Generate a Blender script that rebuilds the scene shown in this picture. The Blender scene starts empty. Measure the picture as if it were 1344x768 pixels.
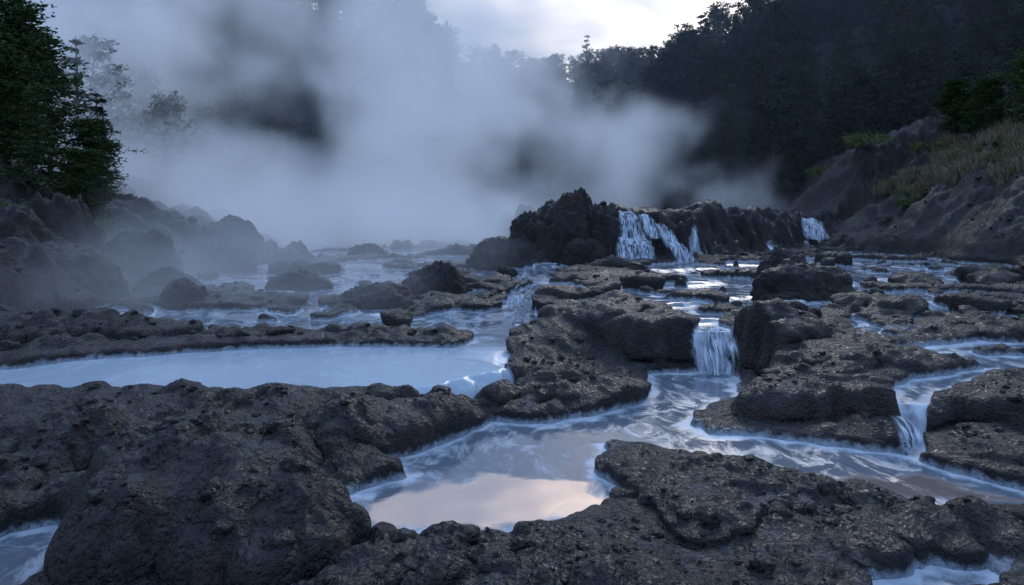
import bpy, math, random
import numpy as np
from mathutils import Vector
random.seed(7); rng=np.random.default_rng(7)
scene=bpy.context.scene
scene.view_settings.view_transform='Standard'; scene.view_settings.look='None'; scene.view_settings.exposure=0

# ---------------------------------------------------------------- noise
PERM=rng.permutation(256).astype(np.int32); PERM=np.concatenate([PERM,PERM,PERM])
G2=np.stack([np.cos(np.arange(256)*2.399963),np.sin(np.arange(256)*2.399963)],1).astype(np.float32)
g3=rng.normal(size=(256,3)); G3=(g3/np.linalg.norm(g3,axis=1)[:,None]).astype(np.float32)
def fade(t): return t*t*t*(t*(t*6-15)+10)
def n2(x,y,s=0):
    x=x+s*17.31; y=y+s*9.77
    xi=np.floor(x).astype(np.int32); yi=np.floor(y).astype(np.int32)
    xf=x-xi; yf=y-yi; xi&=255; yi&=255
    u=fade(xf); v=fade(yf)
    def g(ix,iy,dx,dy):
        h=PERM[PERM[(xi+ix)&255]+((yi+iy)&255)]
        return G2[h,0]*dx+G2[h,1]*dy
    a=g(0,0,xf,yf); b=g(1,0,xf-1,yf); c=g(0,1,xf,yf-1); d=g(1,1,xf-1,yf-1)
    return 1.4*((a*(1-u)+b*u)*(1-v)+(c*(1-u)+d*u)*v)
def fbm(x,y,o=4,s=0):
    r=0;a=1;f=1;t=0
    for i in range(o):
        r=r+a*n2(x*f,y*f,s+i*3.1); t+=a; a*=.5; f*=2.03
    return r/t
def sabs(n,e=.10): return np.sqrt(n*n+e*e)-e      # rounded |n|
def n3(p,s=0):
    x,y,z=p[:,0]+s*13.1,p[:,1]+s*7.7,p[:,2]+s*3.3
    xi=np.floor(x).astype(np.int32);yi=np.floor(y).astype(np.int32);zi=np.floor(z).astype(np.int32)
    xf=x-xi;yf=y-yi;zf=z-zi;u=fade(xf);v=fade(yf);w=fade(zf);r=0
    for ix in (0,1):
        for iy in (0,1):
            for iz in (0,1):
                h=PERM[PERM[PERM[(xi+ix)&255]+((yi+iy)&255)]+((zi+iz)&255)]
                d=G3[h,0]*(xf-ix)+G3[h,1]*(yf-iy)+G3[h,2]*(zf-iz)
                r=r+d*(u if ix else 1-u)*(v if iy else 1-v)*(w if iz else 1-w)
    return 1.5*r
def ss(x,a,b):
    t=np.clip((x-a)/(b-a),0,1); return t*t*(3-2*t)
def prof(t):
    t=np.clip(t,0,1); return np.sqrt(np.maximum(0,1-(1-t)**2))
def polysd(x,y,pts):
    n=len(pts); d=np.full(x.shape,1e9,np.float32); ins=np.zeros(x.shape,bool)
    for i in range(n):
        ax,ay=pts[i]; bx,by=pts[(i+1)%n]
        ex,ey=bx-ax,by-ay; wx=x-ax; wy=y-ay
        t=np.clip((wx*ex+wy*ey)/(ex*ex+ey*ey+1e-9),0,1)
        d=np.minimum(d,(wx-ex*t)**2+(wy-ey*t)**2)
        if ay!=by:
            c=((ay>y)!=(by>y))&(x<(bx-ax)*(y-ay)/(by-ay)+ax)
            ins^=c
    d=np.sqrt(d); return np.where(ins,-d,d)   # negative inside

# ---------------------------------------------------------------- plan of the place (metres)
LOWREG=[(-14,-6),(-14,7.3),(-1,7.4),(0.0,8.6),(1.2,9.9),(2.0,10.15),(3.3,10.1),(3.5,9.2),(2.7,8.0),(2.3,7.35),(3.2,7.2),(4.4,6.85),(4.9,6.0),(14,4.0),(14,-6)]
STREAM=[(1.96,9.9),(3.2,9.95),(3.05,9.0),(2.3,7.95),(1.8,7.35),(2.0,6.98),(2.87,6.85),(3.75,6.42),(4.1,5.75),(4.6,5.2),(4.0,4.95),(3.35,5.15),(2.69,5.6),(2.2,6.15),(1.6,6.5),(.95,6.7),(.75,6.1),(.93,5.7),(1.0,5.35),(.5,4.93),(-.17,4.8),(-.95,4.82),(-1.32,5.0),(-1.3,5.4),(-.95,5.85),(-1.2,6.1),(-1.1,6.45),(-.7,6.75),(-.38,7.25),(-.2,7.55),(.4,7.4),(.95,7.65),(1.6,8.5),(1.75,9.2)]
MILK=[(-9.5,7.9),(-9.5,8.6),(-6.5,8.75),(-5.5,9.5),(-4.16,10.06),(-2.56,10.36),(-.9,10.1),(-.7,11),(-.35,12.3),(-.45,13.6),(.25,13.9),(.4,12.3),(.05,10.6),(-.1,9.5),(.1,8.6),(-.25,8.1),(-.96,7.72),(-2.3,7.6),(-3.55,7.57),(-4.77,7.5),(-5.9,7.8)]
CH1=[(2.7,9.7),(3.2,9.7),(3.35,10.8),(3.2,12.0),(4.6,13),(2.2,13.2),(2.6,11.7),(2.8,10.8)]
CH2=[(3.68,6.4),(3.86,6.35),(4.2,7.2),(5.4,8.0),(6.8,8.6),(6.5,8.8),(5.0,8.25),(4.0,7.4)]
CH4=[(.25,11.0),(1.0,11.9),(1.5,12.7),(2.3,13.3),(2.2,13.6),(1.2,13.0),(.7,12.2),(.05,11.3)]
BL=[(-3.6,3.6),(-2.95,3.9),(-2.9,4.5),(-3.15,5.0),(-3.5,4.9),(-3.7,4.2)]
BR=[(2.0,3.9),(2.9,4.0),(3.1,4.3),(2.6,4.4),(2.1,4.25)]
BR2=[(4.7,9.0),(6.6,9.3),(8.6,9.3),(8.8,9.55),(6.4,9.65),(4.9,9.3)]
PLAT=[(2.4,23.6),(3.3,22.9),(6,22.9),(7.6,24.5),(11,28),(16,33.5),(30,40),(30,70),(-3,70),(-1.5,42),(1.2,28)]
WATERP=[STREAM,MILK,CH1,CH2,CH4,BL,BR,BR2]
MOUNDS=[(-2.12,4.75,.95,.75,.58),(-1.15,6.7,.7,.55,.18),(.75,8.35,1.2,.55,.16),(-2.9,6.3,1.5,.7,.10),(-4.4,5.4,1.2,1.2,.15),
 (.0,3.95,1.5,.45,.08),(1.35,5.3,.45,.75,.14),(1.6,11.4,.8,.4,.08),(2.2,10.6,.6,.4,.12),(3.85,9.9,.5,.5,.32),(7.3,12.2,1.9,.6,.18),(4.6,8.6,1.0,.4,.1),
 (1.2,13.6,1.2,.5,.2),(3.3,15.0,1.5,.6,.28),(3.2,4.6,1.5,.35,.06),(5.2,6.5,.8,.7,.14),(-3.,11.9,4,.8,.12),(-8,11.4,2.5,1.4,.35),
 (10.5,16,2,.7,.25),(-6,20,1.5,.8,.3),(-9.5,26,2,1.5,.7),(0,30,3,1.5,.4),(-4,34,3,1.5,.4),(9,21,2,1,.35)]
def fields(x,y):
    x=x.astype(np.float32); y=y.astype(np.float32)
    big=np.clip(y/14,0.35,2.5)
    w1=n2(x/.9,y/.9,1)*.16+n2(x/.3,y/.3,2)*.08+n2(x/.11,y/.11,5)*.03*(1-.6*ss(y,7,12))
    w2=n2(x/.9,y/.9,3)*.16+n2(x/.3,y/.3,4)*.08+n2(x/.11,y/.11,6)*.03*(1-.6*ss(y,7,12))
    xw=x+w1; yw=y+w2
    upR=np.interp(yw,[6,8.5,10,13,20,40],[.24,.36,.52,.68,.84,1.0])
    upL=np.interp(yw,[10.6,11.5,20,40],[.30,.36,.62,.85])
    v=upL+(upR-upL)*ss(xw,-.1,.7)
    q=v/.085+n2(x/2.2,y/2.2,8)*.55; fl=np.floor(q); v2=(fl+ss(q-fl,.78,1.0))*.085
    far=ss(y,10.2,11.5); v=v*(1-far)+v2*far
    dl=polysd(xw,yw,LOWREG)
    inner=.02+.95*ss(-x,1.5,2.5)
    infall=np.maximum(np.exp(-((x-2.95)/.5)**2)*ss(y,8.8,9.4),np.exp(-((x-3.8)/.35)**2))
    outer=.30+1.1*ss(-x,-2.1,-1.2)*ss(y,8.8,9.6)-.16*infall
    s=np.clip((dl+inner)/(outer+inner),0,1); s=s*s*(3-2*s)
    W=v*s
    dp=polysd(x+w1*3,y+w2*3,PLAT)
    W=W+(2.3-W)*ss(-dp,-.4,1.0)
    d=np.full(x.shape,1e9,np.float32)
    for P in WATERP: d=np.minimum(d,polysd(xw,yw,P))
    um=ss(yw,10.4,11.2)
    rim=ss(dp,.2,1.5)
    dn=(fbm(x*.42,y*.34,4,11)*1.0-.06-.09*ss(y,14,20)+.3*n2(x/.8,y/.6,15))*2.2
    dn=dn+(1-um)*6+ (1-rim)*3
    nr=(fbm(x*.9,y*1.1,3,31)+.15)*1.1
    mr=ss(xw,4.2,5.2)*ss(yw,7,7.6)
    d=np.minimum(d,dn); d=np.minimum(d,nr+(1-mr)*6)
    lw=9.3+n2(x/3,y/3,21)*1.2+np.clip((y-18)*.14,-2,4)
    lft=np.maximum(0,-x-lw); rgt=np.maximum(0,x-15.2-n2(x/4,y/4,22)*1.6-np.clip(y-34,0,20)*.1)
    d=np.maximum(d,np.maximum(lft,rgt)*1.0-.5)
    frl=ss(-x,-.3,.6)*ss(-y,-7.6,-7.0)*ss(y,5.4,6.1)
    Hb=.12+.07*n2(x/1.7,y/1.7,23)+.12*frl
    Hb=Hb*(1+.3*um)
    p=prof(d/(.28*np.clip(big,.8,1.6)))
    land=Hb*p
    m=0
    for cx,cy,rx,ry,h in MOUNDS:
        r=np.sqrt(((x+w1*2.0-cx)/rx)**2+((y+w2*2.0-cy)/ry)**2)
        m=m+h*prof(1.1*(1.2-r))*(.85+.35*n2(x/.5,y/.5,40))
    land=land+m*prof(d/.35)
    near=1-.7*ss(y,6,12)
    lump=sabs(n2(x/.75+w1,y/.75,50))*.24+sabs(n2(x/.33+w2,y/.33+w2,51))*.18+n2(x/.17,y/.17,52)*.03+np.abs(n2(x/.06+w1*4,y/.06,53))*.022*near+n2(x/.03,y/.03,56)*.007*near+np.maximum(0,n2(x/.09,y/.09,57))*.03*near
    flat=ss(fbm(x/1.5,y/1.5,2,61),-.3,.15)
    amp=(.3+.7*flat)*(1-.38*ss(y,9.5,12))*(1-.35*ss(x,.6,1.6))
    # stepped ledges: thin layered shelves in the sinter
    lay=land+(lump-.05)*amp*prof(d/.4)
    k=.055; qq=lay/k+n2(x/1.1,y/1.1,66)*.8; fq=np.floor(qq); st=(fq+ss(qq-fq,.35,.95)-n2(x/1.1,y/1.1,66)*.8)*k
    lm=.55*ss(d,.1,.35)*ss(n2(x/2.1,y/2.1,67),-.3,.2)
    land=lay*(1-lm)+st*lm
    inside=-.14*np.clip(-d/.25,0,1)-.01
    R=np.where(d>0,land,inside)
    bank=np.minimum(lft*.34,2.2+lft*.12)+1.7*ss(rgt,0,2.8)+rgt*.42
    bmL=ss(lft,0,1.5); bmR=ss(rgt,0,1.5)
    blump=(sabs(n2(x/2.6+w1,y/2.6,81))*1.0+sabs(n2(x/1.1+w2,y/1.1+w2,82))*.6+sabs(n2(x/.5,y/.5,85))*.22-.2)
    R=R+bank+blump*(bmL*.9+bmR*.7)
    R=R+ (sabs(n2(x/1.9,y/1.9,83))*.8+sabs(n2(x/.8,y/.8,84))*.25)*ss(-dp,-1.1,.3)*ss(dp,-6,-.5)*(1-np.exp(-((x-4.3)/1.0)**2)*ss(-y,-25.5,-22))
    return W,W+R,d
# ---------------------------------------------------------------- materials helper
def mat(name):
    m=bpy.data.materials.new(name); m.use_nodes=True; nt=m.node_tree; nt.nodes.clear()
    return m,nt
class N:
    def __init__(s,nt): s.nt=nt
    def __call__(s,t,ins=None,**kw):
        n=s.nt.nodes.new(t)
        for k,v in kw.items(): setattr(n,k,v)
        if ins:
            for k,v in ins.items():
                sock=n.inputs[k]
                if isinstance(v,bpy.types.NodeSocket): s.nt.links.new(v,sock)
                else: sock.default_value=v
        return n
    def m(s,op,a,b=0.0,c=None,clamp=False):
        n=s.nt.nodes.new('ShaderNodeMath'); n.operation=op; n.use_clamp=clamp
        for i,v in enumerate([a,b]+([c] if c is not None else [])):
            if isinstance(v,bpy.types.NodeSocket): s.nt.links.new(v,n.inputs[i])
            else: n.inputs[i].default_value=v
        return n.outputs[0]
    def mr(s,v,a,b,c=0.0,d=1.0,smooth=True):
        n=s.nt.nodes.new('ShaderNodeMapRange'); n.interpolation_type='SMOOTHSTEP' if smooth else 'LINEAR'
        s.nt.links.new(v,n.inputs[0])
        for i,q in enumerate([a,b,c,d]): n.inputs[i+1].default_value=q
        return n.outputs[0]
    def mix(s,f,a,b):
        n=s.nt.nodes.new('ShaderNodeMix'); n.data_type='RGBA'
        for i,v in ((0,f),(6,a),(7,b)):
            if isinstance(v,bpy.types.NodeSocket): s.nt.links.new(v,n.inputs[i])
            else: n.inputs[i].default_value=v
        return n.outputs[2]
    def noise(s,vec,scale,detail=4,rough=.55,dist=0.0):
        n=s('ShaderNodeTexNoise',{'Scale':scale,'Detail':detail,'Roughness':rough,'Distortion':dist})
        if vec is not None: s.nt.links.new(vec,n.inputs['Vector'])
        return n.outputs[0]
def C(r,g,b): return (r,g,b,1)

def rock_material(name,use_shore=True):
    m,nt=mat(name); n=N(nt)
    geo=n('ShaderNodeNewGeometry'); P=geo.outputs['Position']
    sep=n('ShaderNodeSeparateXYZ',{0:geo.outputs['Normal']})
    a=n.noise(P,1.5,3); b=n.noise(P,9,4,.65); c=n.noise(P,50,2,.7)
    col=n.mix(n.mr(a,.35,.65),C(.005,.005,.007),C(.014,.013,.016))
    col=n.mix(n.m('MULTIPLY',n.mr(b,.5,.75),.45),col,C(.024,.022,.026))
    rust=n.m('MULTIPLY',n.mr(a,.50,.64),n.mr(sep.outputs[2],.8,.4))
    col=n.mix(n.m('MULTIPLY',rust,.5),col,C(.042,.023,.017))
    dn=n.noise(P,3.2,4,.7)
    up_tint=n.m('MULTIPLY',n.mr(sep.outputs[2],.8,.98),n.mr(dn,.50,.68))
    col=n.mix(n.m('MULTIPLY',up_tint,.45),col,C(.075,.095,.14))  # bluish tint in noisy patches on upward faces
    rough=n.mr(b,.3,.7,.22,.60)
    wet=n.m('MULTIPLY',n.mr(sep.outputs[2],.78,.96),n.mr(dn,.58,.42))
    rough=n.m('ADD',rough,n.mr(sep.outputs[2],.8,.4,0.0,.25))
    if use_shore:
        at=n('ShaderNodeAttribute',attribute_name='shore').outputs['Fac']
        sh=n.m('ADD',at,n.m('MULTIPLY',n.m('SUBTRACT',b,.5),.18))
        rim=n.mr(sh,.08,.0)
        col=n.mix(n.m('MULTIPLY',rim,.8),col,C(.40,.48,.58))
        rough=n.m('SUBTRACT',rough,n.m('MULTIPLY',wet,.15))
    vor=n('ShaderNodeTexVoronoi',{'Vector':P,'Scale':24.0,'Randomness':1.0},feature='F1').outputs['Distance']
    h=n.m('ADD',n.m('MULTIPLY',b,.08),n.m('MULTIPLY',c,.040))
    h=n.m('SUBTRACT',h,n.m('MULTIPLY',vor,.035))
    bump=n('ShaderNodeBump',{'Strength':n.m('SUBTRACT',1.0,n.m('MULTIPLY',wet,.4)),'Distance':1.0,'Height':h})
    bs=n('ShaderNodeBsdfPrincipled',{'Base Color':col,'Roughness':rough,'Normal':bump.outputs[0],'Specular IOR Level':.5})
    out=n('ShaderNodeOutputMaterial',{'Surface':bs.outputs[0]})
    return m
M_rock=rock_material('wet_volcanic_rock')
M_boulder=rock_material('boulder_rock',False)

def water_material():
    m,nt=mat('milky_thermal_water'); n=N(nt)
    geo=n('ShaderNodeNewGeometry'); P=geo.outputs['Position']
    dep=n('ShaderNodeAttribute',attribute_name='depth').outputs['Fac']
    calm=n('ShaderNodeAttribute',attribute_name='calm').outputs['Fac']
    milk=n('ShaderNodeAttribute',attribute_name='milk').outputs['Fac']
    mp=n('ShaderNodeMapping',{'Vector':P,'Scale':(1.0,.55,1),'Rotation':(0,0,.5)}).outputs[0]
    st=n.noise(mp,2.6,6,.68,1.4)
    f1=n.mr(st,.47,.64)
    edge=n.mr(n.m('ADD',dep,n.m('MULTIPLY',n.m('SUBTRACT',n.noise(P,6,4,.7),.5),.14)),.115,.015)
    foam=n.m('MAXIMUM',n.m('MULTIPLY',f1,n.m('SUBTRACT',.5,n.m('MULTIPLY',calm,.5))),edge)
    foam=n.m('MULTIPLY',foam,n.m('SUBTRACT',1.0,n.m('MULTIPLY',milk,.6)))
    base=n.mix(calm,C(.12,.155,.20),C(.76,.62,.55))  # calm pool: warmth of the reflected sky put into the base colour
    base=n.mix(milk,base,C(.36,.47,.57))
    col=n.mix(foam,base,C(.53,.63,.74))
    rough=n.m('ADD',.02,n.m('MULTIPLY',foam,.4)); rough=n.m('ADD',rough,n.m('MULTIPLY',n.m('SUBTRACT',1.0,calm),.08)); rough=n.m('ADD',rough,n.m('MULTIPLY',milk,.12))
    r1=n.noise(mp,6,2,.5,.5)
    amp=n.m('SUBTRACT',1.0,n.m('MAXIMUM',n.m('MULTIPLY',calm,.98),n.m('MULTIPLY',milk,.7)))
    h=n.m('MULTIPLY',n.m('MULTIPLY',r1,.0045),amp)
    h=n.m('ADD',h,n.m('MULTIPLY',foam,.003))
    bump=n('ShaderNodeBump',{'Strength':.8,'Distance':1.0,'Height':h})
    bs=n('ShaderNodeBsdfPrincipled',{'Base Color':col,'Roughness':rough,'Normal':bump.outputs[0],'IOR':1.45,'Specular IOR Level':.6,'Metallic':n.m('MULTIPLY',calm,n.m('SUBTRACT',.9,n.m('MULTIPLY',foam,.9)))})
    n('ShaderNodeOutputMaterial',{'Surface':bs.outputs[0]})
    return m
M_water=water_material()

def simple_mesh(name,verts,faces,material=None,smooth=True,parent=None):
    me=bpy.data.meshes.new(name)
    verts=np.asarray(verts,np.float32); faces=np.asarray(faces,np.int32)
    me.vertices.add(len(verts)); me.vertices.foreach_set('co',verts.ravel())
    k=faces.shape[1]
    me.loops.add(faces.size); me.loops.foreach_set('vertex_index',faces.ravel())
    me.polygons.add(len(faces)); me.polygons.foreach_set('loop_start',np.arange(0,faces.size,k,dtype=np.int32))
    try: me.polygons.foreach_set('loop_total',np.full(len(faces),k,np.int32))
    except Exception: pass
    me.update(calc_edges=True); me.validate()
    me.polygons.foreach_set('use_smooth',np.full(len(me.polygons),smooth))
    ob=bpy.data.objects.new(name,me)
    if material: me.materials.append(material)
    scene.collection.objects.link(ob)
    return ob
def addattr(ob,name,vals):
    a=ob.data.attributes.new(name,'FLOAT','POINT'); a.data.foreach_set('value',np.asarray(vals,np.float32))

# ---------------------------------------------------------------- terrain + water
NU,NV=1300,1000
u=np.linspace(-1.15,1.15,NU); yy=1.6*np.exp(np.linspace(0,math.log(64/1.6),NV))
U,Y=np.meshgrid(u,yy); X=U*(Y+2.5)
x=X.ravel().astype(np.float32); y=Y.ravel().astype(np.float32)
W,T,D=fields(x,y)
# undercut the near rock edges: push the belly of each steep bank outwards over the water
Tg=T.reshape(NV,NU).astype(np.float64)
for _ in range(8):
    Tg[1:-1,1:-1]=(Tg[1:-1,1:-1]*2+Tg[:-2,1:-1]+Tg[2:,1:-1]+Tg[1:-1,:-2]+Tg[1:-1,2:])/6
Tu=np.gradient(Tg,u,axis=1); Tx=Tu/(Y+2.5); Ty=np.gradient(Tg,yy,axis=0)-Tx*U
gl=np.sqrt(Tx**2+Ty**2)+1e-6
shr=(Tg-W.reshape(NV,NU))
kb=(.10+.05*n2(X/.4,Y/.4,95))*np.sin(np.pi*np.clip((shr-.01)/.38,0,1))**1.0*ss(gl,.5,1.4)*np.clip(Y/8,.7,1.6)*(1-ss(Y,20,26))
vx=(X-Tx/gl*kb).ravel(); vy=(Y-Ty/gl*kb).ravel()
idx=np.arange(NU*NV,dtype=np.int32).reshape(NV,NU)
quads=np.stack([idx[:-1,:-1],idx[:-1,1:],idx[1:,1:],idx[1:,:-1]],-1).reshape(-1,4)
terr=simple_mesh('rocky_ground',np.stack([vx,vy,T],1),quads,M_rock)
addattr(terr,'shore',T-W)
wet=(T<W+.01); keep=wet[quads].any(1)&(y[quads[:,0]]<60)
wq=quads[keep]; used=np.unique(wq); rm=np.full(NU*NV,-1,np.int32); rm[used]=np.arange(len(used))
wx,wy=x[used],y[used]
wz=W[used]+n2(wx/.35,wy/.35,90)*.002
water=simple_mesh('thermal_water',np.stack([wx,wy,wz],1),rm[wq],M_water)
POOL=[(-1.16,5.0),(-.85,4.88),(-.1,4.88),(.48,5.0),(.78,5.35),(.66,5.75),(.3,5.9),(-.25,5.95),(-.75,5.7),(-1.1,5.35)]
POOL2=[(2.6,5.9),(3.6,6.0),(4.1,5.2),(3.3,5.35)]
jx=wx+n2(wx/.3,wy/.3,5)*.12+n2(wx/.1,wy/.1,7)*.04; jy=wy+n2(wx/.3,wy/.3,6)*.12+n2(wx/.1,wy/.1,8)*.04
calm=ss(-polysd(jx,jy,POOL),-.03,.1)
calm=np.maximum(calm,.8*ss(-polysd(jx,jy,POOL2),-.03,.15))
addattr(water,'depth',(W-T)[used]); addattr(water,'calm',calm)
addattr(water,'milk',ss(-polysd(wx,wy,MILK),-.3,.1)*ss(-wy,-11,-10))
gm,gnt=mat('dark_earth'); gn=N(gnt)
gb=gn('ShaderNodeBsdfPrincipled',{'Base Color':gn.mix(gn.noise(None,8,5),C(.02,.025,.02),C(.05,.045,.04)),'Roughness':.9}); gn('ShaderNodeOutputMaterial',{'Surface':gb.outputs[0]})
simple_mesh('ground',[(-900,-900,-.8),(900,-900,-.8),(900,900,-.8),(-900,900,-.8)],[(0,1,2,3)],gm)

# ---------------------------------------------------------------- hills
def hill(x,y):
    hr=11*ss(x,3,17)*ss(y,44,62)+np.maximum(0,x-18)*.42*ss(y,26,50)
    hr=hr+3.0*ss(x,14,20)*ss(y,36,44)
    hb=ss(y,62,150)*(27+13*ss(-x,6,20)+np.maximum(0,-x-20)*.4+np.maximum(0,x-30)*.3)
    hl=np.maximum(0,-x-13-np.clip((y-20)*.12,0,20))*.65*ss(y,16,42)
    h=np.maximum(np.maximum(hr,hb),np.minimum(hl,50))+n2(x/14,y/14,3)*1.6+n2(x/40,y/40,4)*4*ss(y,60,110)
    return h
hx,hy=np.meshgrid(np.linspace(-190,190,260),np.linspace(22,230,150))
hx=hx.ravel();hy=hy.ravel()
hz=hill(hx,hy)-.6-6*(1-ss(hy,40,58))*(1-ss(np.abs(hx-1),18,24))
hi=np.arange(260*150).reshape(150,260)
hq=np.stack([hi[:-1,:-1],hi[:-1,1:],hi[1:,1:],hi[1:,:-1]],-1).reshape(-1,4)
hm,hnt=mat('forest_floor'); hn=N(hnt); hgeo=hn('ShaderNodeNewGeometry')
hb_=hn('ShaderNodeBsdfPrincipled',{'Base Color':hn.mix(hn.noise(hgeo.outputs['Position'],.5,4),C(.008,.012,.009),C(.02,.028,.016)),'Roughness':.95}); hn('ShaderNodeOutputMaterial',{'Surface':hb_.outputs[0]})
hills=simple_mesh('forested_hill',np.stack([hx,hy,hz],1),hq,hm)

# ---------------------------------------------------------------- trees
def leaf_mat(name,c1,c2):
    m,nt=mat(name); n=N(nt)
    oi=n('ShaderNodeObjectInfo'); geo=n('ShaderNodeNewGeometry')
    f=n.m('ADD',n.m('MULTIPLY',oi.outputs['Random'],.6),n.m('MULTIPLY',n.noise(geo.outputs['Position'],1.2,1),.5))
    b=n('ShaderNodeBsdfPrincipled',{'Base Color':n.mix(f,c1,c2),'Roughness':.75,'Specular IOR Level':.2})
    n('ShaderNodeOutputMaterial',{'Surface':b.outputs[0]}); return m
M_leaf=leaf_mat('conifer_needles',C(.012,.022,.018),C(.032,.050,.028))
M_leaf2=leaf_mat('green_foliage',C(.020,.045,.018),C(.060,.105,.03))
M_shrub=leaf_mat('shrub_leaves',C(.055,.085,.025),C(.12,.15,.04))
M_grass=leaf_mat('dry_grass_blades',C(.12,.115,.065),C(.34,.30,.19))
bm_,bnt=mat('bark'); bn=N(bnt); bb=bn('ShaderNodeBsdfPrincipled',{'Base Color':bn.mix(bn.noise(None,20,2),C(.015,.012,.01),C(.05,.04,.03)),'Roughness':.9}); bn('ShaderNodeOutputMaterial',{'Surface':bb.outputs[0]})
def tube(V,F,p0,p1,r0,r1,k=5):
    p0=np.array(p0);p1=np.array(p1); d=p1-p0; d=d/(np.linalg.norm(d)+1e-9)
    a=np.cross(d,[0.3,.2,1]) if abs(d[2])<.9 else np.cross(d,[1,0,0]); a/=np.linalg.norm(a); b=np.cross(d,a); s=len(V)
    for p,r in((p0,r0),(p1,r1)):
        for i in range(k):
            t=2*math.pi*i/k; V.append(p+(a*math.cos(t)+b*math.sin(t))*r)
    for i in range(k): F.append((s+i,s+(i+1)%k,s+k+(i+1)%k,s+k+i))
def make_tree(name,kind,seed,detail=1,leaf=M_leaf):
    R=random.Random(seed); V=[];F=[]
    lean=(R.uniform(-.03,.03),R.uniform(-.03,.03))
    def tp(h): return np.array([lean[0]*h+.01*math.sin(h*9+seed),lean[1]*h,h])
    for i in range(6): tube(V,F,tp(i/6*.98),tp((i+1)/6*.98),.018*(1-i/6)+.003,.018*(1-(i+1)/6)+.002,6)
    L=[]
    if kind=='conifer':
        wh=int(16*detail**.5); start=.12
        for w in range(wh):
            h=start+(1-start)*(w+R.uniform(-.3,.3))/wh
            if h>=.99: continue
            rad=(.20*(1-h)**.75+.015)*R.uniform(.65,1.2)
            for b in range(int(7)):
                if R.random()<.18: continue
                az=R.uniform(0,6.283); ln=rad*R.uniform(.55,1.15)
                d=np.array([math.cos(az),math.sin(az),R.uniform(-.25,.35)-(.15 if h<.5 else -.1)])
                p0=tp(h);p1=p0+d*ln; tube(V,F,p0,p1,.004,.001,3)
                nn=max(3,int(ln*45*detail**.5))
                for k in range(nn):
                    t=(k+.5)/nn; L.append((p0+d*ln*t+np.array([R.gauss(0,.008) for _ in range(3)]),.017*R.uniform(.7,1.3)/detail**.3,d))
    else:
        start=.3 if kind=='pine' else .12
        nb=int(34*detail**.5)
        for b in range(nb):
            h=start+(1-start)*(b/nb)**.9
            rad=.26*math.sin(min(1,max(.15,(1.04-h)/(1-start)))*2.2)**.8*R.uniform(.5,1.1)
            az=b*2.4+R.uniform(-.5,.5)
            d=np.array([math.cos(az),math.sin(az),R.uniform(.15,.7)]); p0=tp(min(h,.93)); p1=p0+d*rad
            tube(V,F,p0,p1,.007,.002,4)
            for c in range(int(6*detail**.4)):
                t=R.uniform(.35,1.05); cc=p0+d*rad*t+np.array([R.gauss(0,.03),R.gauss(0,.03),R.gauss(0,.018)])
                sd=R.uniform(.015,.03)
                for k in range(int(9*detail**.6)):
                    L.append((cc+np.array([R.gauss(0,sd),R.gauss(0,sd),R.gauss(0,sd*.6)]),.013*R.uniform(.6,1.3)/detail**.3,d))
    nb_faces=len(F)
    for c,s,d in L:
        for q in range(2):
            a=np.array([R.gauss(0,1),R.gauss(0,1),R.gauss(0,.5)])+d*1.0; a/=np.linalg.norm(a)+1e-9
            b=np.cross(a,[R.gauss(0,1),R.gauss(0,1),R.gauss(0,1)]); b/=np.linalg.norm(b)+1e-9
            k=len(V); V+= [c-a*s*1.3,c-b*s*.55,c+a*s*1.5,c+b*s*.55]; F.append((k,k+1,k+2,k+3))
    ob=simple_mesh(name,V,F,bm_,False); ob.data.materials.append(leaf)
    mi=np.zeros(len(ob.data.polygons),np.int32); mi[nb_faces:]=1; ob.data.polygons.foreach_set('material_index',mi)
    return ob
def unlink(o): scene.collection.objects.unlink(o)
def proto_coll(name,obs):
    c=bpy.data.collections.new(name)
    for o in obs: unlink(o); c.objects.link(o)
    return c
def newgroup(name):
    ng=bpy.data.node_groups.new(name,'GeometryNodeTree')
    ng.interface.new_socket('Geometry',in_out='INPUT',socket_type='NodeSocketGeometry'); ng.interface.new_socket('Geometry',in_out='OUTPUT',socket_type='NodeSocketGeometry')
    return ng
def scatter(name,pts,scl,rot,coll,tilt=None):
    me=bpy.data.meshes.new(name); me.vertices.add(len(pts)); me.vertices.foreach_set('co',np.asarray(pts,np.float32).ravel())
    ob=bpy.data.objects.new(name,me); scene.collection.objects.link(ob)
    addattr(ob,'scl',scl); addattr(ob,'rotz',rot)
    ng=newgroup(name+'_scatter')
    nn=ng.nodes; i=nn.new('NodeGroupInput'); o=nn.new('NodeGroupOutput'); ip=nn.new('GeometryNodeInstanceOnPoints'); ci=nn.new('GeometryNodeCollectionInfo')
    ci.inputs['Collection'].default_value=coll; ci.inputs['Separate Children'].default_value=True; ci.inputs['Reset Children'].default_value=True
    a=nn.new('GeometryNodeInputNamedAttribute'); a.data_type='FLOAT'; a.inputs[0].default_value='scl'
    b=nn.new('GeometryNodeInputNamedAttribute'); b.data_type='FLOAT'; b.inputs[0].default_value='rotz'
    cx=nn.new('ShaderNodeCombineXYZ'); lk=ng.links.new
    lk(b.outputs[0],cx.inputs[2]); lk(i.outputs[0],ip.inputs['Points']); lk(ci.outputs[0],ip.inputs['Instance']); ip.inputs['Pick Instance'].default_value=True
    lk(cx.outputs[0],ip.inputs['Rotation']); lk(a.outputs[0],ip.inputs['Scale']); lk(ip.outputs[0],o.inputs[0])
    md=ob.modifiers.new('scatter','NODES'); md.node_group=ng
    return ob
protos=[make_tree('conifer_tree_a','conifer',1),make_tree('conifer_tree_b','conifer',2),make_tree('pine_tree_a','pine',3),make_tree('conifer_tree_c','conifer',5),make_tree('pine_tree_b','pine',8),make_tree('broadleaf_tree_a','round',9)]
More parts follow.
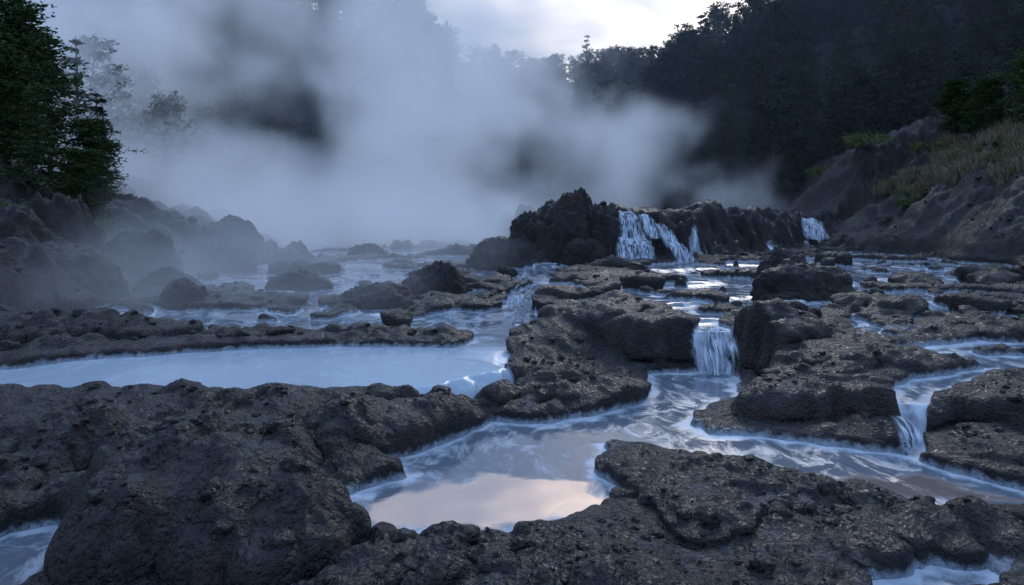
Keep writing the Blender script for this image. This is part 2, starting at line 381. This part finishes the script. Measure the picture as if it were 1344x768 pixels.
TC=proto_coll('tree_kinds',protos)
pts=[];sc=[]
def plant(x0,x1,y0,y1,step,hmin,hmax,cond=lambda x,y:True):
    for xa in np.arange(x0,x1,step):
        for ya in np.arange(y0,y1,step):
            xx=xa+random.uniform(-.5,.5)*step; yb=ya+random.uniform(-.5,.5)*step
            if not cond(xx,yb): continue
            pts.append((xx,yb,float(hill(np.array([xx]),np.array([yb]))[0])-.8)); sc.append(random.uniform(hmin,hmax)*(1.2 if random.random()<.12 else 1))
plant(6,85,44,80,2.6,5,9,lambda x,y:x>7+max(0,(50-y))*1.2 and hill(np.array([x]),np.array([y]))[0]>1.5)
plant(18,60,28,46,2.4,3.5,6.5,lambda x,y:x>20.5)
plant(-150,95,84,165,4.6,8,13)
plant(-75,-16,26,84,3.2,5,9,lambda x,y:hill(np.array([x]),np.array([y]))[0]>2.0)
scatter('forest',pts,sc,np.array([random.uniform(0,6.28) for _ in pts]),TC)

def ground_z(a,b):
    return float(max(fields(np.array([a]),np.array([b]))[1][0], (hill(np.array([a]),np.array([b]))[0]-.6) if b>26 else -9))
tA=make_tree('broadleaf_tree','round',21,3,M_leaf2); tB=make_tree('conifer_tree','conifer',22,3,M_leaf2); tC=make_tree('broadleaf_tree','round',25,3,M_leaf2)
first={tA:True,tB:True,tC:True}
def place(o,xx,yb,h,wide=1.0):
    if not first[o]:
        p=bpy.data.objects.new('broadleaf_tree' if o is not tB else 'conifer_tree',o.data); scene.collection.objects.link(p)
    else: p=o; first[o]=False
    p.location=(xx,yb,ground_z(xx,yb)-.15); p.scale=(h*wide,h*wide,h); p.rotation_euler[2]=random.uniform(0,6)
for a in [(tA,-16.5,22,4.8,1.3),(tB,-14.8,21,3.6,1.3),(tC,-18,24.5,6.5,1.2),(tA,-19,27,6,1.3),(tC,-15.5,25,3.6,1.4),(tA,-14.2,23,2.4,1.6),
          (tA,23.0,30,4.0,1.4),(tC,25.0,31,5.2,1.3),(tB,24.2,30.5,4.4,1.4),(tA,22.2,32,3.0,1.4),(tC,22.0,34,3.2,1.4),(tB,26,33.5,6.0,1.3)]: place(*a)

def make_shrub(name,seed,material,n=900):
    R=random.Random(seed); V=[];F=[]
    for s in range(14):
        az=R.uniform(0,6.28); tube(V,F,(0,0,0),(math.cos(az)*.4,math.sin(az)*.4,R.uniform(.3,.7)),.012,.004,3)
    nb=len(F)
    cl=[(R.gauss(0,.35),R.gauss(0,.35),R.uniform(.15,.7)) for _ in range(22)]
    for i in range(n):
        c=R.choice(cl); c=np.array(c)+np.array([R.gauss(0,.1),R.gauss(0,.1),R.gauss(0,.08)])
        a=np.array([R.gauss(0,1) for _ in range(3)]); a/=np.linalg.norm(a); b=np.cross(a,[R.gauss(0,1) for _ in range(3)]); b/=np.linalg.norm(b)
        k=len(V); V+=[c-a*.05,c-b*.02,c+a*.05,c+b*.02]; F.append((k,k+1,k+2,k+3))
    ob=simple_mesh(name,V,F,bm_,False); ob.data.materials.append(material)
    mi=np.zeros(len(ob.data.polygons),np.int32); mi[nb:]=1; ob.data.polygons.foreach_set('material_index',mi); return ob
sh=make_shrub('shrub',1,M_shrub)
k=0
for xx,yb,s in [(18.5,36,1.2),(17.2,30,.7),(17.8,30.6,.6),(17.5,38.5,.9),(-12.2,18.5,.7),(-13.2,19,.8),(-12.6,20.5,.7),(21,34,1),(19.6,30,.6),(19,27,.5),(20.5,28,.7)]:
    o=sh if k==0 else bpy.data.objects.new('shrub',sh.data)
    if k: scene.collection.objects.link(o)
    o.location=(xx,yb,ground_z(xx,yb)-.05); o.scale=(s*1.5,s*1.2,s); o.rotation_euler[2]=k*1.3; k+=1
V=[];F=[]
gx=[];gy=[]
for c in range(1300):
    gx.append(random.uniform(17.6,25)); gy.append(random.uniform(21,34))
gz=fields(np.array(gx),np.array(gy))[1]
for a,b,z in zip(gx,gy,gz):
    if n2(np.array([a/1.5]),np.array([b/1.5]),4)[0]<-.12+max(0,19.2-a)*.2: continue
    for q in range(36):
        az=random.uniform(0,6.28); l=random.uniform(.2,.62); r=random.uniform(0,.2); bx=a+math.cos(az)*r; by=b+math.sin(az)*r
        k=len(V); dx,dy=math.cos(az)*l*.6,math.sin(az)*l*.6; px,py=-math.sin(az)*.012,math.cos(az)*.012
        V+=[(bx-px,by-py,z-.05),(bx+px,by+py,z-.05),(bx+dx*.5+px,by+dy*.5+py,z+l*.7),(bx+dx*.5-px,by+dy*.5-py,z+l*.7)]; F.append((k,k+1,k+2,k+3))
        k=len(V); V+=[V[k-1],V[k-2],(bx+dx,by+dy,z+l),(bx+dx+.003,by+dy,z+l)]; F.append((k,k+1,k+2,k+3))
simple_mesh('dry_grass',V,F,M_grass,False)

# ---------------------------------------------------------------- boulders
import bmesh
def ico(sub):
    bm=bmesh.new(); bmesh.ops.create_icosphere(bm,subdivisions=sub,radius=1)
    v=np.array([p.co[:] for p in bm.verts]); f=np.array([[q.index for q in p.verts] for p in bm.faces]); bm.free(); return v,f
ICO={k:ico(k) for k in (3,5,6)}
def rockify(v,seed,rough=1.0):
    d=v/np.linalg.norm(v,axis=1)[:,None]
    r=1+.28*n3(d*1.1,seed)*rough+.18*sabs(n3(d*2.3,seed+1))+.18*sabs(n3(d*4.5,seed+2))+.10*sabs(n3(d*9,seed+3),.06)+.035*n3(d*20,seed+4)-.08
    R=random.Random(int(seed*10))
    for i in range(4):
        nrm=np.array([R.gauss(0,1),R.gauss(0,1),R.gauss(0,.8)+.2]); nrm/=np.linalg.norm(nrm); off=R.uniform(.8,.98)
        dd=d@nrm; lim=np.where(dd>.2,off/np.maximum(dd,.2),9); r=np.where(r>lim,lim+(r-lim)*.6,r)
    return d*r[:,None]
def boulder(name,xx,yb,w,h,dep,seed,sub=5,z0=None):
    v,f=ICO[sub]; p=rockify(v,seed)
    z=(fields(np.array([xx]),np.array([yb]))[0][0]) if z0 is None else z0
    p=p*np.array([w/2,dep/2,h]); 
    o=simple_mesh(name,p,f,M_boulder); o.location=(xx,yb,z-.08*h); return o
for i,b in enumerate([(-2.75,14.3,1.7,.52,1.2),(-1.75,16.6,1.5,.85,1.4),(-2.3,16.0,1.0,.5,.9),(-.15,20,.6,.3,.5),(5.8,13.6,1.9,.75,1.3),(5.6,14.3,1.0,.95,.9),(-6.8,14.2,1.1,.62,.9),
   (-9.9,14.5,2.8,1.4,2.2),(-11.6,16,2.6,2.0,2.2),(-10.4,19,2.2,1.5,2),(-9.2,21.5,2.4,1.0,1.6),(-8.2,16.4,1.4,.6,1.2),(-8.0,25,1.8,.7,1.4),(-12.5,19,2.6,2.6,2),(-10,24,2.5,1.6,2),(-11.5,28,3,1.9,2),
   (9.4,12.0,2.2,.25,.9),(-5.3,17.2,1.6,.5,1.1),(2.9,19.5,1.8,.45,1),(8.2,20,1.2,.4,.8),(16.2,27,2.2,1.3,1.8),(17.2,30.5,2.4,1.6,1.8),(15.3,30.5,1.5,.8,1.3),(16.6,24,1.8,1.0,1.5),(-.2,23,1.6,.7,1.2),(-6,28,1.6,.6,1.2)]):
    boulder('boulder',*b,seed=i*2.7+1)
vs=[];fs=[];o_=0
for i,(a,b,w,h,dp_) in enumerate([(2.0,23.2,2.6,2.3,2.4),(1.0,23.0,2.4,1.75,2.0),(3.0,23.0,2.0,1.9,1.8),(-.2,23.0,2.6,1.0,2.0),(.4,22.2,1.6,.9,1.2),(2.4,22.0,1.8,1.05,1.2),(3.2,22.3,.8,1.2,.9)]):
    v,f=ICO[6] if i<3 else ICO[5]; p=rockify(v,30+i*1.9)*np.array([w/2,dp_/2,h])+np.array([a,b,.65]); vs.append(p); fs.append(f+o_); o_+=len(p)
simple_mesh('rock_outcrop',np.concatenate(vs),np.concatenate(fs),M_boulder)

RP=[]
for i in range(6):
    v,f=ICO[3]; o=simple_mesh('stone_%s'%'abcdef'[i],rockify(v,60+i*3.3,1.4)*np.array([1,.8,.6]),f,M_boulder); RP.append(o)
RC=proto_coll('stone_kinds',RP)
n=16000
sy=1.8*np.exp(rng.random(n)*math.log(30/1.8)); sx=(rng.random(n)*2-1)*.95*(sy+1)
w_,t_,d_=fields(sx,sy)
cl=n2(sx/.9,sy/.9,44); k=(d_>.25)&(cl>-.08)
ssz=.006*np.exp(rng.random(n)*1.6)*np.clip(sy/4,1,3)*(1+2.4*(rng.random(n)<.06))
scatter('loose_stones',np.stack([sx,sy,t_],1)[k],ssz[k],rng.random(n)[k]*6.28,RC)

# ---------------------------------------------------------------- waterfalls
fm,fnt=mat('falling_water'); fn=N(fnt)
uvn=fn('ShaderNodeUVMap',uv_map='UVMap').outputs[0]
fnz=fn.noise(fn('ShaderNodeMapping',{'Vector':uvn,'Scale':(1,.14,1)}).outputs[0],22,5,.7,.5)
big_=fn.noise(fn('ShaderNodeMapping',{'Vector':uvn,'Scale':(1,.5,1)}).outputs[0],4,4,.6,.6)
edgeA=fn('ShaderNodeAttribute',attribute_name='edge').outputs['Fac']
al=fn.m('MULTIPLY',fn.m('ADD',fn.mr(fnz,.42,.60),fn.m('MULTIPLY',fn.mr(big_,.40,.64),.8)),edgeA)
al=fn.m('MULTIPLY',al,fn.mr(fn.m('ADD',big_,edgeA),.6,1.05),clamp=True)
al=fn.m('MULTIPLY',al,.9)
fcol=fn.mix(fn.m('MULTIPLY',fn.mr(fnz,.36,.66),fn.mr(big_,.3,.6,.4,1.0)),C(.22,.31,.43),C(.70,.79,.89))
fb=fn('ShaderNodeBsdfPrincipled',{'Base Color':fcol,'Roughness':.5,'Alpha':al,'Specular IOR Level':.3})
fn('ShaderNodeOutputMaterial',{'Surface':fb.outputs[0]})
def fall(strands,seed=0):
    V=[];F=[];UV=[];E=[]
    for si,(a0,a1,b0,b1,yt,yb,zt,zb) in enumerate(strands):
        nu,nv=26,34; s=len(V); H=zt-zb
        for j in range(nv):
            t=j/(nv-1)
            fall_t=t**1.6
            z=zt-H*fall_t; st=.12*H*math.sin(t*9+si+seed)*.35
            for i in range(nu):
                q=i/(nu-1); bul=.06*H*math.sin(q*7+si*2+seed)+.03*H*math.sin(q*17+t*3)
                xx=(a0+(a1-a0)*q)*(1-t)+(b0+(b1-b0)*q)*t+.02*H*math.sin(t*8+q*5)
                y2=yt+(yb-yt)*(t**.75)+st*.5+bul
                V.append((xx,y2-.03,z+.02+.03*H*math.sin(q*11+t*5)*(1 if 0<j<nv-1 else .3))); UV.append((xx*1.3+si*3.1+seed*7,t*H*1.3)); 
                E.append(min(1,min(q,1-q)*4)*min(1,t*8+.3)*min(1,(1-t)*9+.4))
        for j in range(nv-1):
            for i in range(nu-1): k=s+j*nu+i; F.append((k,k+1,k+nu+1,k+nu))
    o=simple_mesh('waterfall',V,F,fm); addattr(o,'edge',E)
    l=o.data.uv_layers.new(name='UVMap'); vi=np.zeros(len(o.data.loops),np.int32); o.data.loops.foreach_get('vertex_index',vi)
    l.data.foreach_set('uv',np.array(UV,np.float32)[vi].ravel()); return o
fall([(3.5,4.1,3.35,4.45,22.9,22.2,2.5,1.55),(3.3,4.45,3.2,4.7,22.25,21.5,1.65,.72),(4.05,4.55,4.3,4.9,22.9,22.2,2.4,1.6),(4.6,5.0,4.9,5.5,22.7,22.0,2.1,1.25),(4.9,5.4,5.1,5.9,22.1,21.6,1.5,.85)])
fall([(12.9,13.7,12.6,14.0,30.9,29.9,2.3,1.35)],2)
fall([(2.68,3.25,2.6,3.3,10.2,9.68,.60,.0)],4)
fall([(3.68,3.88,3.62,3.92,6.76,6.42,.27,0)],6)
fall([(-.05,.3,-.2,.15,14.1,13.7,.66,.42)],8)
fall([(4.8,5.5,4.7,5.3,12.7,12.4,.72,.58)],9)
fall([(.3,.8,.05,.35,11.5,10.9,.55,.33)],11)

# ---------------------------------------------------------------- steam: voxel grids
def steam(name,lo,hi,vox,blobs,dens,nscale,erode=1.5,aniso=.2,col=(.90,.945,1.0),rate=2.0,glow=.0):
    """ms: emission added to the steam, standing in for the many scattering bounces inside it"""
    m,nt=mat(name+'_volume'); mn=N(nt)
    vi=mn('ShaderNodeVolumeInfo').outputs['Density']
    pv=mn('ShaderNodeVolumePrincipled',{'Color':(*col,1),'Density':dens,'Anisotropy':aniso,'Emission Color':C(.54,.70,1.0),'Emission Strength':mn.m('MULTIPLY',vi,glow*dens)})  # steam itself emits faintly, replacing light scattered many times
    mn('ShaderNodeOutputMaterial',{'Volume':pv.outputs[0]}); m.cycles.volume_step_rate=rate
    ng=newgroup(name+'_nodes'); n=N(ng)
    P=n('GeometryNodeInputPosition').outputs[0]
    warp=n('ShaderNodeTexNoise',{'Vector':P,'Scale':nscale*.8,'Detail':3.0}).outputs[1]
    wv=n('ShaderNodeVectorMath',{0:warp,1:(.5,.5,.5)},operation='SUBTRACT').outputs[0]
    wv=n('ShaderNodeVectorMath',{0:wv,'Scale':.9/nscale},operation='SCALE').outputs[0]
    P2=n('ShaderNodeVectorMath',{0:P,1:wv},operation='ADD').outputs[0]
    acc=None
    for (cx,cy,cz,rx,ry,rz,w) in blobs:
        s1=n('ShaderNodeVectorMath',{0:P2,1:(cx,cy,cz)},operation='SUBTRACT').outputs[0]
        s2=n('ShaderNodeVectorMath',{0:s1,1:(rx,ry,rz)},operation='DIVIDE').outputs[0]
        ln=n('ShaderNodeVectorMath',{0:s2},operation='LENGTH').outputs['Value']
        g=n.mr(ln,1.0,0.0,0.0,w); acc=g if acc is None else n.m('ADD',acc,g)
    acc=n.m('MINIMUM',acc,1.2)
    nz=n.noise(P2,nscale,5,.5,.3)
    v=n.m('ADD',acc,n.m('MULTIPLY',n.m('SUBTRACT',nz,.58),erode*2.6))
    v=n.m('MULTIPLY',n.m('MAXIMUM',v,0.0),n.mr(acc,0,.3))
    vc=n('GeometryNodeVolumeCube',{'Density':v,'Background':0.0,'Min':lo,'Max':hi,'Resolution X':int((hi[0]-lo[0])/vox),'Resolution Y':int((hi[1]-lo[1])/vox),'Resolution Z':int((hi[2]-lo[2])/vox)})
    sm=n('GeometryNodeSetMaterial',{'Geometry':vc.outputs[0],'Material':m})
    n('NodeGroupOutput',{0:sm.outputs[0]})
    me=bpy.data.meshes.new(name); me.materials.append(m); ob=bpy.data.objects.new(name,me); scene.collection.objects.link(ob)
    md=ob.modifiers.new('steam','NODES'); md.node_group=ng
    return ob
main=[(-11,37,3,11,8,6,1.2),(-4,40,8,8,7,9,1.3),(-9,43,14,10,8,10,1.0),(0,45,14,9,8,9,.9),(-18,34,4,9,8,7,.9),(6,42,6,10,6,6.5,.72),(-1,36,2,10,8,3.5,1.0),(-24,42,14,13,9,12,.95),(-8,46,23,18,8,10,.95),(-28,38,9,10,9,9,.8),(-3,31,1.5,9,5,2.2,.6),(-20,44,22,13,8,9,.6)]
steam('steam_cloud',(-42,24,.4),(18,55,33),.42,main,.30,.20,1.2,rate=4,glow=.29)
steam('steam_wisp',(5,30,1.4),(19,38,8),.28,[(10,34.5,3.2,4.2,2.8,3.0,1.0),(13,35,3.6,3.5,2.4,2.4,.7)],.22,.42,1.2,rate=5,glow=.24)
steam('ground_mist',(-14,9.5,.2),(4,27,4.6),.3,[(-7,17,.8,6,7,2.2,.9),(-9,20,2,4,5,3,.9),(-3.5,13,.5,4.5,3,1.3,.6),(-1,23,1,6,4,1.8,.7),(-8,13,.8,4,3,1.6,.8),(-5,22,1,6,5,2.4,.7)],.115,.45,.9,rate=6,glow=.24)
hz_,hnt2=mat('valley_haze'); h2=N(hnt2); hv=h2('ShaderNodeVolumeScatter',{'Color':C(.72,.84,1),'Density':.0026}); h2('ShaderNodeOutputMaterial',{'Volume':hv.outputs[0]})
def box(name,x0,x1,y0,y1,z0,z1,m):
    V=[(a,b,c) for a in(x0,x1) for b in(y0,y1) for c in(z0,z1)]
    F=[(0,1,3,2),(4,6,7,5),(0,4,5,1),(2,3,7,6),(0,2,6,4),(1,5,7,3)]
    return simple_mesh(name,V,F,m,False)
box('valley_haze',-150,150,36,190,-.4,24,hz_)

# ---------------------------------------------------------------- sky / light
w=bpy.data.worlds.new('World'); scene.world=w; w.use_nodes=True; nt=w.node_tree; nt.nodes.clear(); n=N(nt)
SE,AZ=12,20
sky=n('ShaderNodeTexSky',sky_type='NISHITA',sun_disc=False,sun_elevation=math.radians(SE),sun_rotation=math.radians(AZ))
bg1=n('ShaderNodeBackground',{'Color':sky.outputs[0],'Strength':.08})
tc=n('ShaderNodeTexCoord').outputs['Generated']
sp=n('ShaderNodeSeparateXYZ',{0:tc})
zz=n.m('MAXIMUM',sp.outputs[2],.03)
proj=n('ShaderNodeCombineXYZ',{0:n.m('DIVIDE',sp.outputs[0],n.m('ADD',zz,.15)),1:n.m('DIVIDE',sp.outputs[1],n.m('ADD',zz,.15)),2:0.0}).outputs[0]
cn=n.noise(proj,1.6,5,.55,.6)
low=n.m('MULTIPLY',n.mr(sp.outputs[2],.75,.25),n.mr(sp.outputs[1],-.2,.75))
ccol=n.mix(low,C(.58,.80,1.24),C(1.50,1.42,1.42))
dark=n.mix(low,C(.40,.60,1.02),C(.84,.92,1.08))
ccol=n.mix(n.mr(cn,.34,.60),dark,ccol)
bg2=n('ShaderNodeBackground',{'Color':ccol,'Strength':1.0})
mx=n('ShaderNodeMixShader',{0:.92,1:bg1.outputs[0],2:bg2.outputs[0]})
n('ShaderNodeOutputWorld',{'Surface':mx.outputs[0]})
sl=bpy.data.lights.new('sun','SUN'); sl.energy=.5; sl.angle=math.radians(20); sl.color=(1,.97,.94)
so=bpy.data.objects.new('sun',sl); scene.collection.objects.link(so)
a=math.radians(AZ); e=math.radians(28)
so.rotation_euler=Vector((math.sin(a)*math.cos(e),math.cos(a)*math.cos(e),math.sin(e))).to_track_quat('Z','Y').to_euler()

cam=bpy.data.cameras.new('camera'); co=bpy.data.objects.new('camera',cam); scene.collection.objects.link(co)
co.location=(0,0,2.2); co.rotation_euler=(math.radians(90),0,0); cam.lens=24.1; cam.shift_y=-.07; cam.clip_end=3000; cam.clip_start=.05
scene.camera=co
